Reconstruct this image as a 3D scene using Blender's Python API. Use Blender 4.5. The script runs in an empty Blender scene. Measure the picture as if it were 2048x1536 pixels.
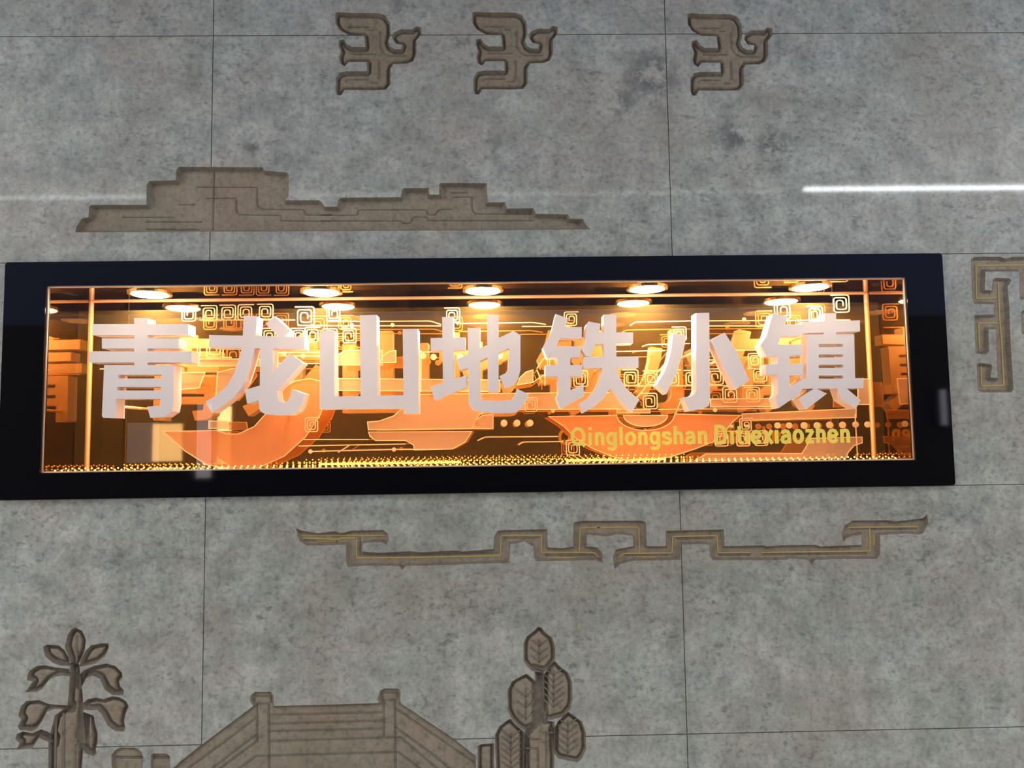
import bpy, math, random
import numpy as np
from mathutils import Vector, Matrix
from mathutils.geometry import delaunay_2d_cdt

random.seed(7)
C = bpy.context.scene.collection
SC = bpy.context.scene

# ------------------------------------------------------------------ camera
# solved from the joints of the stone cladding (slabs 1.2 m x 0.604 m); wall face is the plane Y = 0
OFF = 2.62
CX, CY, CZ = 0.74068, -1.89553, -1.07466 + OFF
YAW, PITCH, ROLL, FPX = -0.0188798, 0.0746982, -0.0142722, 1480.137
JH = 0.60428          # course height
_cy, _sy, _cp, _sp = math.cos(YAW), math.sin(YAW), math.cos(PITCH), math.sin(PITCH)
_F = Vector((-_sy * _cp, _cy * _cp, _sp)); _r = Vector((_cy, _sy, 0)); _u = _r.cross(_F)
_c, _s = math.cos(ROLL), math.sin(ROLL)
_R = _r * _c + _u * _s; _U = _u * _c - _r * _s
cam_data = bpy.data.cameras.new('camera'); cam = bpy.data.objects.new('camera', cam_data); C.objects.link(cam)
m = Matrix.Identity(4)
for i in range(3):
    m[i][0] = _R[i]; m[i][1] = _U[i]; m[i][2] = -_F[i]
m[0][3], m[1][3], m[2][3] = CX, CY, CZ
cam.matrix_world = m
cam_data.sensor_width = 36; cam_data.lens = FPX * 36 / 2048; cam_data.clip_start = 0.05
SC.camera = cam

# ------------------------------------------------------------------ sky, exposure
SC.view_settings.view_transform = 'Standard'; SC.view_settings.look = 'None'
SC.view_settings.exposure = 0.0; SC.view_settings.gamma = 1.0
SC.view_settings.use_curve_mapping = False
world = bpy.data.worlds.new('overcast_sky'); SC.world = world; world.use_nodes = True
bg = world.node_tree.nodes['Background']
bg.inputs['Color'].default_value = (1.0, 1.0, 0.985, 1); bg.inputs['Strength'].default_value = 2.85
SC.cycles.use_denoising = True
SC.cycles.max_bounces = 14; SC.cycles.transparent_max_bounces = 24
SC.cycles.glossy_bounces = 8; SC.cycles.diffuse_bounces = 5; SC.cycles.transmission_bounces = 8
SC.cycles.sample_clamp_indirect = 14.0

# ------------------------------------------------------------------ pixel -> plane helper
def P(u, v, Y=0.0):
    d = _F + _R * ((u - 1024) / FPX) - _U * ((v - 768) / FPX)
    t = (Y - CY) / d.y
    return (CX + d.x * t, CZ + d.z * t)
def crop(ox, oy, s):
    return lambda pts: [(ox + x / s, oy + y / s) for x, y in pts]
def W(pts, Y=0.0):
    return [P(u, v, Y) for u, v in pts]
def refl(u, v, D):
    """where the mirror image seen at a pixel stands: ray reflected by the plane Y=0, cut by plane Y=-D"""
    x, z = P(u, v, D); return x, z

# ------------------------------------------------------------------ materials
def S(r, g, b):
    f = lambda c: (c / 255 / 12.92) if c <= 10 else ((c / 255 + 0.055) / 1.055) ** 2.4
    return (f(r), f(g), f(b), 1)
def mat(name):
    m = bpy.data.materials.new(name); m.use_nodes = True
    return m, m.node_tree.nodes, m.node_tree.links, m.node_tree.nodes['Principled BSDF']
def plain(name, col, rough=0.5, metal=0.0, coat=0.0, spec=0.5, emis=None, es=0.0):
    m, N, L, b = mat(name)
    b.inputs['Base Color'].default_value = col; b.inputs['Roughness'].default_value = rough
    b.inputs['Metallic'].default_value = metal; b.inputs['Coat Weight'].default_value = coat
    b.inputs['Specular IOR Level'].default_value = spec
    if emis: b.inputs['Emission Color'].default_value = emis; b.inputs['Emission Strength'].default_value = es
    return m
def noise(N, L, vec, scale, detail, rough=0.5, w=None):
    n = N.new('ShaderNodeTexNoise'); n.inputs['Scale'].default_value = scale
    n.inputs['Detail'].default_value = detail; n.inputs['Roughness'].default_value = rough
    L.new(vec, n.inputs['Vector']); return n
def ramp(N, L, src, stops):
    r = N.new('ShaderNodeValToRGB'); L.new(src, r.inputs['Fac'])
    e = r.color_ramp.elements
    e[0].position, e[0].color = stops[0]; e[1].position, e[1].color = stops[-1]
    for p, c in stops[1:-1]:
        k = e.new(p); k.color = c
    return r
def mix(N, L, fac, a, b, mode='MIX'):
    x = N.new('ShaderNodeMix'); x.data_type = 'RGBA'; x.blend_type = mode
    for src, i in ((fac, 0), (a, 6), (b, 7)):
        if isinstance(src, (int, float)): x.inputs[i].default_value = src
        elif isinstance(src, tuple): x.inputs[i].default_value = src
        else: L.new(src, x.inputs[i])
    return x.outputs[2]
g = lambda v: (v, v, v, 1)
def stone(name, base_a, base_b, warm, rough, coat, spot=0.55, veins=()):
    m, N, L, b = mat(name)
    geo = N.new('ShaderNodeNewGeometry'); v = geo.outputs['Position']
    big = noise(N, L, v, 2.2, 5, 0.6)
    mid = noise(N, L, v, 13.0, 8, 0.72)
    fine = noise(N, L, v, 75.0, 5, 0.65)
    mp = N.new('ShaderNodeMapping'); mp.inputs['Location'].default_value = (7.3, 2.1, 4.7); mp.inputs['Scale'].default_value = (1, 1, 1.5)
    L.new(v, mp.inputs['Vector'])
    sp = noise(N, L, mp.outputs[0], 46.0, 4, 0.6)
    cl = noise(N, L, mp.outputs[0], 4.2, 4, 0.65)
    tint = noise(N, L, mp.outputs[0], 6.0, 2, 0.5)
    c1 = mix(N, L, ramp(N, L, mid.outputs['Fac'], [(0.34, g(0)), (0.66, g(1))]).outputs[0], base_a, base_b)
    c2 = mix(N, L, ramp(N, L, big.outputs['Fac'], [(0.45, g(0)), (0.70, g(0.7))]).outputs[0], c1, warm)
    c2 = mix(N, L, 1.0, c2, ramp(N, L, tint.outputs['Color'], [(0.35, (0.96, 1.0, 0.985, 1)), (0.5, g(1)), (0.65, (1.04, 0.99, 0.99, 1))]).outputs[0], 'MULTIPLY')
    c3 = mix(N, L, 1.0, c2, ramp(N, L, fine.outputs['Fac'], [(0.32, g(0.66)), (0.46, g(0.96)), (0.68, g(1.16))]).outputs[0], 'MULTIPLY')
    # small dark mineral specks, gathered in clusters
    gate = ramp(N, L, cl.outputs['Fac'], [(0.40, g(0.2)), (0.62, g(1))]).outputs[0]
    specks = ramp(N, L, sp.outputs['Fac'], [(0.55, g(0)), (0.67, g(spot))]).outputs[0]
    f = mix(N, L, 1.0, gate, specks, 'MULTIPLY')
    for (px, pz, rad) in veins:      # dark mineral veins with a place of their own
        vd = N.new('ShaderNodeVectorMath'); vd.operation = 'DISTANCE'; L.new(v, vd.inputs[0]); vd.inputs[1].default_value = (px, 0, pz)
        near = ramp(N, L, vd.outputs['Value'], [(rad * .3, g(1)), (rad, g(0))]).outputs[0]
        patch = ramp(N, L, mid.outputs['Fac'], [(0.47, g(0.75)), (0.56, g(0))]).outputs[0]
        f = mix(N, L, 1.0, f, mix(N, L, 1.0, near, patch, 'MULTIPLY'), 'LIGHTEN')
    c4 = mix(N, L, f, c3, tuple(k * 0.38 for k in base_a[:3]) + (1,))
    L.new(c4, b.inputs['Base Color'])
    b.inputs['Roughness'].default_value = rough
    b.inputs['Coat Weight'].default_value = coat; b.inputs['Coat Roughness'].default_value = 0.045
    bp = N.new('ShaderNodeBump'); bp.inputs['Strength'].default_value = 0.08; bp.inputs['Distance'].default_value = 0.002
    L.new(fine.outputs['Fac'], bp.inputs['Height']); L.new(bp.outputs[0], b.inputs['Normal'])
    return m
M_STONE = stone('polished_limestone', S(122, 125, 119), S(174, 176, 169), S(144, 136, 124), 0.32, 0.8, veins=[P(u, v_) + (q,) for u, v_, q in ((1240, 205, .05), (1305, 150, .09), (1545, 290, .06), (1470, 275, .05), (515, 290, .04))])
M_CARVE = stone('carved_brown_limestone', S(124, 112, 96), S(140, 129, 113), S(121, 104, 82), 0.6, 0.0, 0.25)
M_GROOVE = stone('rough_dark_brown_groove', S(104, 95, 83), S(117, 108, 95), S(104, 91, 76), 0.8, 0.0, 0.2)
M_GROUT = plain('grey_grout', S(118, 114, 105), 0.9)
M_GOLD = plain('gold_paint', S(168, 145, 76), 0.6)
M_BLACK = plain('black_glass', (0.0015, 0.0015, 0.003, 1), 0.04, spec=0.5)
M_FRAMEEDGE = plain('black_metal', S(18, 18, 20), 0.35, metal=0.3)
M_LETTER = plain('white_acrylic', S(238, 228, 226), 0.38)
def translucent_part(m, col, fac):
    N, L = m.node_tree.nodes, m.node_tree.links; b = N['Principled BSDF']; out = N['Material Output']
    tl = N.new('ShaderNodeBsdfTranslucent'); tl.inputs[0].default_value = col
    mx = N.new('ShaderNodeMixShader'); mx.inputs[0].default_value = fac
    L.new(b.outputs[0], mx.inputs[1]); L.new(tl.outputs[0], mx.inputs[2]); L.new(mx.outputs[0], out.inputs['Surface'])
translucent_part(M_LETTER, S(250, 235, 225), 0.06)
M_YELLOW = plain('yellow_vinyl', S(255, 242, 108), 0.5)
translucent_part(M_YELLOW, S(255, 230, 90), 0.2)
M_TRIM = plain('rose_gold_metal', S(250, 205, 170), 0.4, metal=0.15)
M_DISC = plain('lamp_lens', (1, .9, .72, 1), 0.5, emis=(1.0, 0.84, 0.60, 1), es=320)
M_RING = plain('brass_ring', S(214, 168, 92), 0.25, metal=1.0)
M_BEAD = plain('gold_led', S(250, 190, 60), 0.3, emis=(1.0, 0.52, 0.10, 1), es=6)
M_STRIP = plain('led_strip_lens', S(250, 190, 60), 0.3, emis=(1.0, 0.55, 0.12, 1), es=24)
def mirror(name, col, rough):
    m, N, L, b = mat(name)
    b.inputs['Base Color'].default_value = col; b.inputs['Metallic'].default_value = 1.0
    b.inputs['Roughness'].default_value = rough
    return m
M_MIRROR = mirror('bronze_mirror', (0.56, 0.43, 0.27, 1), 0.03)
M_MIRROR_SIDE = mirror('bronze_mirror_brushed', (0.44, 0.34, 0.23, 1), 0.03)
def thinglass(name, tint, ior=1.5, extra=0.0):
    m, N, L, b = mat(name); N.remove(b)
    out = N['Material Output']
    tr = N.new('ShaderNodeBsdfTransparent'); tr.inputs[0].default_value = tint
    gl = N.new('ShaderNodeBsdfGlossy'); gl.inputs['Roughness'].default_value = 0.0
    fr = N.new('ShaderNodeFresnel'); fr.inputs['IOR'].default_value = ior
    mx = N.new('ShaderNodeMixShader')
    # a ray meets the entry face of the pane with Fresnel reflection and leaves through the exit face
    geo = N.new('ShaderNodeNewGeometry'); inv = N.new('ShaderNodeMath'); inv.operation = 'SUBTRACT'; inv.inputs[0].default_value = 1.0
    L.new(geo.outputs['Backfacing'], inv.inputs[1])
    mul = N.new('ShaderNodeMath'); mul.operation = 'MULTIPLY'; L.new(fr.outputs[0], mul.inputs[0]); L.new(inv.outputs[0], mul.inputs[1])
    L.new(mul.outputs[0], mx.inputs[0]); L.new(tr.outputs[0], mx.inputs[1]); L.new(gl.outputs[0], mx.inputs[2])
    L.new(mx.outputs[0], out.inputs['Surface'])
    return m
M_GLASS = thinglass('clear_glass', (0.99, 0.99, 0.99, 1), 1.45)
def frosted(name, col, dens):
    m, N, L, b = mat(name); N.remove(b)
    out = N['Material Output']
    tr = N.new('ShaderNodeBsdfTransparent'); tr.inputs[0].default_value = (1, .93, .82, 1)
    df = N.new('ShaderNodeBsdfDiffuse'); df.inputs[0].default_value = col
    tl = N.new('ShaderNodeBsdfTranslucent'); tl.inputs[0].default_value = col
    a = N.new('ShaderNodeMixShader'); a.inputs[0].default_value = 0.5
    L.new(df.outputs[0], a.inputs[1]); L.new(tl.outputs[0], a.inputs[2])
    mx = N.new('ShaderNodeMixShader'); mx.inputs[0].default_value = dens
    L.new(tr.outputs[0], mx.inputs[1]); L.new(a.outputs[0], mx.inputs[2])
    L.new(mx.outputs[0], out.inputs['Surface'])
    return m
M_FROST = frosted('frosted_amber_acrylic', S(245, 212, 178), 0.38)
M_FROST_O = frosted('frosted_orange_acrylic', S(250, 184, 128), 0.46)
M_ETCH = frosted('etched_line', S(255, 228, 185), 0.85)

M_PANEL = frosted('amber_haze_acrylic', S(238, 196, 122), 0.028)  # amber scatter put into the clear panel to imitate haze from glass reflections
# ------------------------------------------------------------------ mesh helpers
def props(o, label=None, cat=None, group=None, kind=None):
    for k, v in (('label', label), ('category', cat), ('group', group), ('kind', kind)):
        if v: o[k] = v
    return o
def wloc(o):
    v = Vector((0, 0, 0))
    while o: v += o.location; o = o.parent
    return v
def mk(name, verts, faces, mats, parent=None, loc=None, mi=None, smooth=False):
    V = np.array(verts, dtype=float).reshape(-1, 3)
    if loc is None:
        if parent: loc = Vector((float((V[:, 0].min() + V[:, 0].max()) / 2), float((V[:, 1].min() + V[:, 1].max()) / 2), float(V[:, 2].min())))
        else: loc = Vector((float((V[:, 0].min() + V[:, 0].max()) / 2), float(V[:, 1].max()), float(V[:, 2].min())))
    V = V - np.array(loc)
    me = bpy.data.meshes.new(name); me.from_pydata(V.tolist(), [], faces)
    for mm in (mats if isinstance(mats, (list, tuple)) else [mats]): me.materials.append(mm)
    if mi is not None: me.polygons.foreach_set('material_index', mi)
    if smooth: me.polygons.foreach_set('use_smooth', [True] * len(me.polygons))
    me.update()
    o = bpy.data.objects.new(name, me); C.objects.link(o)
    if parent: o.parent = parent; o.location = Vector(loc) - wloc(parent)
    else: o.location = loc
    return o
def empty(name, loc):
    o = bpy.data.objects.new(name, None); C.objects.link(o); o.location = loc; o.empty_display_size = 0.1; return o
def box(x0, x1, y0, y1, z0, z1):
    v = [(x, y, z) for x in (x0, x1) for y in (y0, y1) for z in (z0, z1)]
    f = [(0, 1, 3, 2), (4, 6, 7, 5), (0, 4, 5, 1), (2, 3, 7, 6), (0, 2, 6, 4), (1, 5, 7, 3)]
    return v, f
def join(*parts):
    V, F = [], []
    for v, f in parts:
        n = len(V); V += list(v); F += [tuple(i + n for i in q) for q in f]
    return V, F
def inside(pts, poly):
    x, y = pts[:, 0], pts[:, 1]; r = np.zeros(len(pts), bool); n = len(poly)
    for i in range(n):
        x0, y0 = poly[i]; x1, y1 = poly[(i + 1) % n]
        if y0 == y1: continue
        c = ((y0 > y) != (y1 > y)) & (x < (x1 - x0) * (y - y0) / (y1 - y0) + x0)
        r ^= c
    return r
def segdist(pts, segs):
    d = np.full(len(pts), 1e9)
    for (ax, ay), (bx, by) in segs:
        vx, vy = bx - ax, by - ay; l = vx * vx + vy * vy + 1e-15
        t = np.clip(((pts[:, 0] - ax) * vx + (pts[:, 1] - ay) * vy) / l, 0, 1)
        d = np.minimum(d, np.hypot(pts[:, 0] - ax - t * vx, pts[:, 1] - ay - t * vy))
    return d
def loops(polys):
    return [(p[i], p[(i + 1) % len(p)]) for p in polys for i in range(len(p))]
def cdt(add, holes, extra=None):
    """triangulate (union of add) minus (union of holes), optional interior points"""
    vs, es = [], []
    for p in list(add) + list(holes):
        n = len(vs); vs += [Vector(q) for q in p]; es += [(n + i, n + (i + 1) % len(p)) for i in range(len(p))]
    if extra is not None: vs += [Vector((float(a), float(b))) for a, b in extra]
    ov, oe, of, *_ = delaunay_2d_cdt(vs, es, [], 0, 1e-6)
    V = np.array([(v.x, v.y) for v in ov]); T = np.array([tuple(f) for f in of])
    cen = V[T].mean(axis=1)
    k = np.zeros(len(T), bool)
    for p in add: k |= inside(cen, p)
    for p in holes: k &= ~inside(cen, p)
    T = T[k]
    used = np.unique(T); re = -np.ones(len(V), int); re[used] = np.arange(len(used))
    V = V[used]; T = re[T]
    a, b, c = V[T[:, 0]], V[T[:, 1]], V[T[:, 2]]
    cr = (b[:, 0] - a[:, 0]) * (c[:, 1] - a[:, 1]) - (b[:, 1] - a[:, 1]) * (c[:, 0] - a[:, 0])
    T[cr < 0] = T[cr < 0][:, ::-1]
    return V, T
def slab(add, holes, y0, y1):
    """extrude the 2D (x, z) area from y0 (front, towards the viewer) to y1"""
    V, T = cdt(add, holes)
    n = len(V)
    verts = [(x, y0, z) for x, z in V] + [(x, y1, z) for x, z in V]
    faces = [tuple(t) for t in T.tolist()] + [tuple(n + i for i in t[::-1]) for t in T.tolist()]
    cnt = {}
    for t in T.tolist():
        for i in range(3):
            e = (t[i], t[(i + 1) % 3]); k = tuple(sorted(e)); cnt.setdefault(k, []).append(e)
    for k, l in cnt.items():
        if len(l) == 1:
            a, b = l[0]; faces.append((b, a, n + a, n + b))
    return verts, faces
def ribbon(pts, w, y0, y1, closed=False, poly_only=False):
    """a flat bar of width w following a polyline in (x, z)"""
    n = len(pts); L, R = [], []
    for i in range(n):
        a = pts[i - 1] if (i > 0 or closed) else None; b = pts[(i + 1) % n] if (i < n - 1 or closed) else None
        d1 = Vector((pts[i][0] - a[0], pts[i][1] - a[1])).normalized() if a else None
        d2 = Vector((b[0] - pts[i][0], b[1] - pts[i][1])).normalized() if b else None
        d = ((d1 or d2) + (d2 or d1)); d = d.normalized() if d.length > 1e-6 else (d1 or d2)
        nn = Vector((-d.y, d.x)); c = max(0.5, nn.dot(Vector((-(d2 or d1).y, (d2 or d1).x))))
        L.append((pts[i][0] + nn.x * w / 2 / c, pts[i][1] + nn.y * w / 2 / c)); R.append((pts[i][0] - nn.x * w / 2 / c, pts[i][1] - nn.y * w / 2 / c))
    V = []; F = []
    for l, r in zip(L, R):
        V += [(l[0], y0, l[1]), (r[0], y0, r[1]), (r[0], y1, r[1]), (l[0], y1, l[1])]
    m = n if closed else n - 1
    for i in range(m):
        a, b = 4 * i, 4 * ((i + 1) % n)
        for j in range(4):
            F.append((a + j, a + (j + 1) % 4, b + (j + 1) % 4, b + j))
    if not closed: F += [(0, 1, 2, 3), (4 * n - 1, 4 * n - 2, 4 * n - 3, 4 * n - 4)]
    return V, F
def roundpath(pts, r, k=3):
    out = [pts[0]]
    for i in range(1, len(pts) - 1):
        p, a, b = Vector(pts[i]), Vector(pts[i - 1]), Vector(pts[i + 1])
        u = a - p; v = b - p; rr = min(r, u.length * .45, v.length * .45); u.normalize(); v.normalize()
        s, e = p + u * rr, p + v * rr
        for j in range(k + 1):
            t = j / k; out.append(tuple((s * (1 - t) ** 2 + p * 2 * t * (1 - t) + e * t * t)))
    out.append(pts[-1]); return out

# ------------------------------------------------------------------ carvings: outlines (pixels of the photograph, laid on the wall plane)
cB = crop(640, 0, 4.096); cM1 = crop(130, 310, 3.864); cM2 = crop(640, 310, 3.657)
cS1 = crop(560, 1000, 3.012); cS2 = crop(1200, 1000, 2.926); cF = crop(1900, 490, 4.8)
cT = crop(0, 1236, 5.12); cG = crop(360, 1236, 3.413); cL = crop(920, 1236, 5.12)
bird = cB([(125,105),(160,98),(240,105),(490,108),(540,130),(575,190),(578,280),(560,340),(575,380),(610,402),(665,402),(674,365),(620,358),(588,310),(605,265),(660,240),(755,240),(790,215),(830,225),(832,280),(790,330),(790,440),(765,500),(710,522),(600,525),(578,560),(578,690),(540,735),(460,740),(200,738),(175,780),(140,780),(128,740),(130,640),(160,595),(220,583),(385,583),(385,508),(235,508),(200,545),(165,520),(155,470),(170,420),(150,370),(155,330),(195,320),(220,360),(260,385),(370,385),(362,290),(230,285),(160,245),(125,190)])
bird_l = [cB(x) for x in ([(225,215),(400,215)],[(390,240),(440,240)],[(250,435),(455,435)],[(490,250),(490,380),(520,430),(560,450),(710,450)],[(205,665),(215,645),(390,645)],[(415,670),(470,670)],[(480,490),(480,640)])]
mount = cM1([(80,598),(85,560),(130,490),(180,480),(188,395),(210,385),(630,385),(630,230),(650,200),(855,195),(862,110),(880,92),(1530,95),(1545,120),(1720,135),(1730,160),(1728,320),(1700,350),(1960,348)]) + cM2([(15,345),(35,378),(125,378),(135,325),(150,312),(590,308),(600,255),(615,242),(795,242),(800,290),(870,290),(872,215),(885,203),(1220,205),(1225,345),(1350,345),(1370,392),(1560,388),(1580,430),(1815,435),(1830,465),(1925,468),(1945,510),(1980,545),(1100,552)])
mount_l = [cM1(x) for x in ([(430,468),(820,468)],[(605,504),(1040,504)],[(610,560),(800,560),(870,568),(960,560),(1020,565)],[(1000,235),(1470,235),(1470,360),(1480,390),(1510,405),(1835,408),(1845,450),(2048,452)],[(860,372),(990,368)],[(1075,320),(1310,320),(1310,420),(1330,448),(1655,452),(1658,495),(2048,500)])] + \
          [cM2(x) for x in ([(0,428),(265,428),(275,388),(775,388),(785,425),(845,425),(850,400),(885,385),(965,382)],[(970,295),(1110,293),(1110,380),(1130,418),(1560,420)],[(0,470),(590,470),(600,488),(655,488),(680,440),(780,442),(785,468),(1560,468)],[(960,265),(1080,262)])] + [[(424.5,330),(421.5,467)]]
scroll = cS1([(95,168),(125,182),(230,200),(330,188),(370,200),(430,185),(620,180),(650,200),(655,245),(640,272),(620,255),(560,255),(500,262),(495,310),(600,318),(780,308),(860,315),(900,312),(1070,303),(1100,310),(1285,295),(1290,220),(1310,185),(1370,180),(1450,180),(1610,175),(1615,285),(1700,290),(1765,280),(1768,135),(1820,125)]) + \
  cS2([(0,122),(240,120),(268,130),(275,270),(385,270),(385,180),(725,172),(728,270),(960,265),(980,272),(1060,265),(1260,262),(1290,272),(1380,268),(1530,262),(1530,205),(1480,208),(1440,225),(1425,245),(1412,200),(1430,150),(1480,120),(1690,118),(1720,126),(1800,118),(1890,105),(1915,82),(1922,140),(1890,195),(1860,202),(1800,196),(1640,205),(1640,320),(1620,345),(1400,345),(1260,350),(1240,382),(1215,350),(1110,342),(1090,350),(1000,352),(660,352),(643,330),(640,262),(580,256),(475,262),(470,350),(200,355),(120,375),(85,405),(75,340),(90,290),(195,270),(190,208),(100,200),(40,215),(0,208)]) + \
  cS1([(1850,210),(1848,280),(1910,285),(1940,320),(1945,380),(1900,362),(1540,370),(1530,345),(1525,280),(1490,262),(1470,250),(1430,262),(1390,265),(1380,380),(1240,382),(1060,390),(760,397),(738,420),(715,398),(560,394),(410,402),(400,380),(395,270),(160,275),(120,250),(105,210)])
scroll_g = [cS1(x) for x in ([(120,215),(630,215)],[(130,232),(350,240),(360,232),(460,232)],[(215,250),(330,250)],[(458,225),(458,352),(730,350),(1330,338),(1330,215),(1580,215),(1575,318),(1810,318),(1900,320),(1925,350)],[(1640,350),(1780,350)],[(1805,310),(1810,170),(1930,168)])] + \
           [cS2(x) for x in ([(-13,162),(230,160),(235,310)],[(115,335),(140,315),(425,312),(430,215),(690,210),(695,310),(885,310)],[(220,335),(330,335)],[(950,310),(1590,300),(1585,165)],[(1460,162),(1870,158)],[(1615,200),(1610,270)])]
scroll_d = [cS1(x) for x in ([(140,245),(340,252)],[(478,232),(478,336),(900,333),(1310,322)],[(1350,232),(1560,230)],[(1600,335),(1890,335)])] + [cS2(x) for x in ([(150,325),(400,325)],[(450,228),(670,225)],[(700,325),(885,322)],[(960,322),(1570,316)],[(1480,172),(1860,170)])]
fret = cF([(200,135),(235,113),(480,112),(530,130),(600,113),(860,110),(860,525),(670,525),(660,255),(340,255),(335,430),(400,435),(410,330),(440,312),(575,320),(590,345),(555,400),(570,600),(580,900),(610,1380),(590,1415),(300,1415),(265,1395),(255,1140),(290,1130),(395,1145),(410,1180),(395,1215),(390,1275),(455,1275),(440,810),(370,810),(375,1020),(350,1050),(245,1045),(230,670),(420,665),(425,570),(230,565),(210,500)])
fret2 = cF([(682,640),(700,625),(860,622),(860,862),(700,860),(688,840)])
fret_g = [cF(x) for x in ([(265,190),(270,510),(460,500)],[(255,190),(820,185)],[(480,365),(495,700),(515,940),(535,1345),(320,1350),(315,1160)],[(480,745),(290,745),(300,990)])]
palm = [cT(x) for x in (
 [(775,100),(840,130),(880,220),(870,330),(830,420),(800,480),(740,480),(700,400),(665,290),(690,180),(730,115)],
 [(440,290),(480,272),(600,280),(660,330),(700,400),(730,490),(640,490),(540,460),(460,390)],
 [(1110,260),(1115,310),(1070,400),(980,465),(880,490),(810,500),(830,420),(880,330),(930,280),(1040,258)],
 [(275,600),(300,540),(380,490),(470,485),(560,505),(710,520),(720,600),(640,590),(570,600),(500,640),(430,730),(370,760),(260,760),(300,700),(330,650),(280,640)],
 [(810,590),(850,540),(960,490),(1090,465),(1180,490),(1250,560),(1255,620),(1220,650),(1230,700),(1270,740),(1265,790),(1150,790),(1070,730),(1020,620),(950,590),(880,620),(840,700),(800,700)],
 [(830,890),(900,830),(980,815),(1060,830),(1150,800),(1220,810),(1290,850),(1320,910),(1290,970),(1270,1060),(1285,1120),(1270,1165),(1180,1160),(1100,1100),(1050,1000),(1000,940),(940,945),(830,940)],
 [(190,980),(215,900),(270,850),(400,840),(500,880),(600,890),(720,895),(720,940),(560,930),(480,960),(430,1060),(380,1130),(330,1160),(200,1150),(180,1110),(220,1040),(190,1010)],
 [(155,1240),(170,1190),(230,1160),(330,1180),(420,1140),(500,1170),(550,1230),(540,1290),(450,1250),(400,1230),(370,1270),(330,1340),(170,1350),(200,1280)],
 [(820,950),(960,1000),(975,1100),(1000,1180),(1000,1260),(980,1350),(990,1390),(960,1420),(880,1390),(820,1300),(790,1210),(820,1100)],
 [(720,460),(810,470),(840,700),(855,900),(855,1300),(830,1640),(495,1640),(495,1260),(560,1000),(690,900),(710,700)])]
palm_l = [cT(x) for x in ([(640,980),(640,1640)],[(775,180),(775,470)],[(760,1300),(750,1640)],[(560,1050),(550,1640)])]
bridge = cG([(-60,1040),(0,980),(140,870),(500,600),(478,570),(480,530),(510,505),(620,505),(640,530),(640,600),(1000,592),(1360,580),(1350,545),(1365,495),(1400,480),(1490,482),(1505,500),(1505,580),(1850,810),(2020,943),(2020,1200),(-60,1200)])
bridge_l = [cG(x) for x in ([(520,590),(520,850)],[(600,590),(605,1200)],[(520,590),(600,590)],[(1388,565),(1388,820)],[(1465,570),(1470,1200)],[(1388,565),(1465,565)],
  [(600,668),(1385,650)],[(600,730),(1385,708)],[(600,780),(1385,762)],[(600,848),(1500,820)],[(510,950),(1490,922)],
  [(510,690),(300,850),(60,1024),(-40,1100)],[(520,800),(400,890),(225,1024),(100,1120)],[(515,850),(260,1040),(160,1120)],[(510,950),(420,1020),(300,1120)],
  [(1465,620),(1800,850),(2010,996)],[(1465,750),(1700,920),(1980,1150)],[(1500,820),(1760,1040),(1900,1160)],[(1490,925),(1620,1024),(1780,1160)],
  [(502,585),(500,540),(615,540),(615,585)],[(1380,565),(1378,515),(1480,515),(1480,560)])]
postA = cT([(1140,1400),(1180,1350),(1240,1325),(1380,1325),(1450,1370),(1470,1430),(1450,1640),(1150,1640)])
postB = cT([(1545,1400),(1570,1388),(1700,1388),(1740,1410),(1750,1640),(1545,1640)])
postC = cL([(180,1310),(220,1290),(352,1282),(352,1640),(180,1640)])
leaf = [cL(x) for x in (
 [(800,88),(840,100),(870,145),(945,200),(975,300),(975,430),(930,500),(860,560),(740,545),(690,500),(650,440),(650,260),(680,190),(760,130)],
 [(970,440),(1040,510),(1110,560),(1150,660),(1150,850),(1130,930),(1060,1010),(870,1060),(840,960),(840,600),(900,520)],
 [(680,570),(720,600),(790,660),(830,700),(830,1000),(800,1080),(700,1170),(620,1130),(540,1050),(490,950),(485,740),(530,650),(600,610)],
 [(1110,960),(1180,1010),(1250,1060),(1290,1180),(1290,1350),(1250,1440),(1200,1480),(1010,1440),(960,1380),(950,1150),(1000,1060)],
 [(520,1030),(560,1080),(650,1160),(675,1250),(675,1640),(370,1640),(355,1200),(400,1110),(480,1050)],
 [(760,520),(860,550),(870,1050),(970,1060),(965,1640),(660,1640),(655,1160),(775,1100),(775,700)])]
def veins(cx, y0, y1, hw, n):
    o = [[(cx, y0), (cx, y1)]]
    for i in range(n):
        y = y0 + (y1 - y0) * (i + .8) / n
        o += [[(cx - hw, y - hw * .75), (cx, y)], [(cx + hw, y - hw * .75), (cx, y)]]
    return [cL(x) for x in o]
leaf_l = veins(812, 230, 470, 90, 3) + veins(960, 540, 930, 100, 6) + veins(675, 720, 1060, 85, 3) + veins(1105, 1050, 1400, 100, 5) + veins(520, 1180, 1560, 100, 6) + \
   [cL(x) for x in ([(870,960),(870,1060),(970,1060)],[(665,1340),(800,1345),(800,1640)],[(870,1180),(970,1180)],[(885,1200),(885,1640)],[(700,1210),(730,1250),(820,1250)])]

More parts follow.
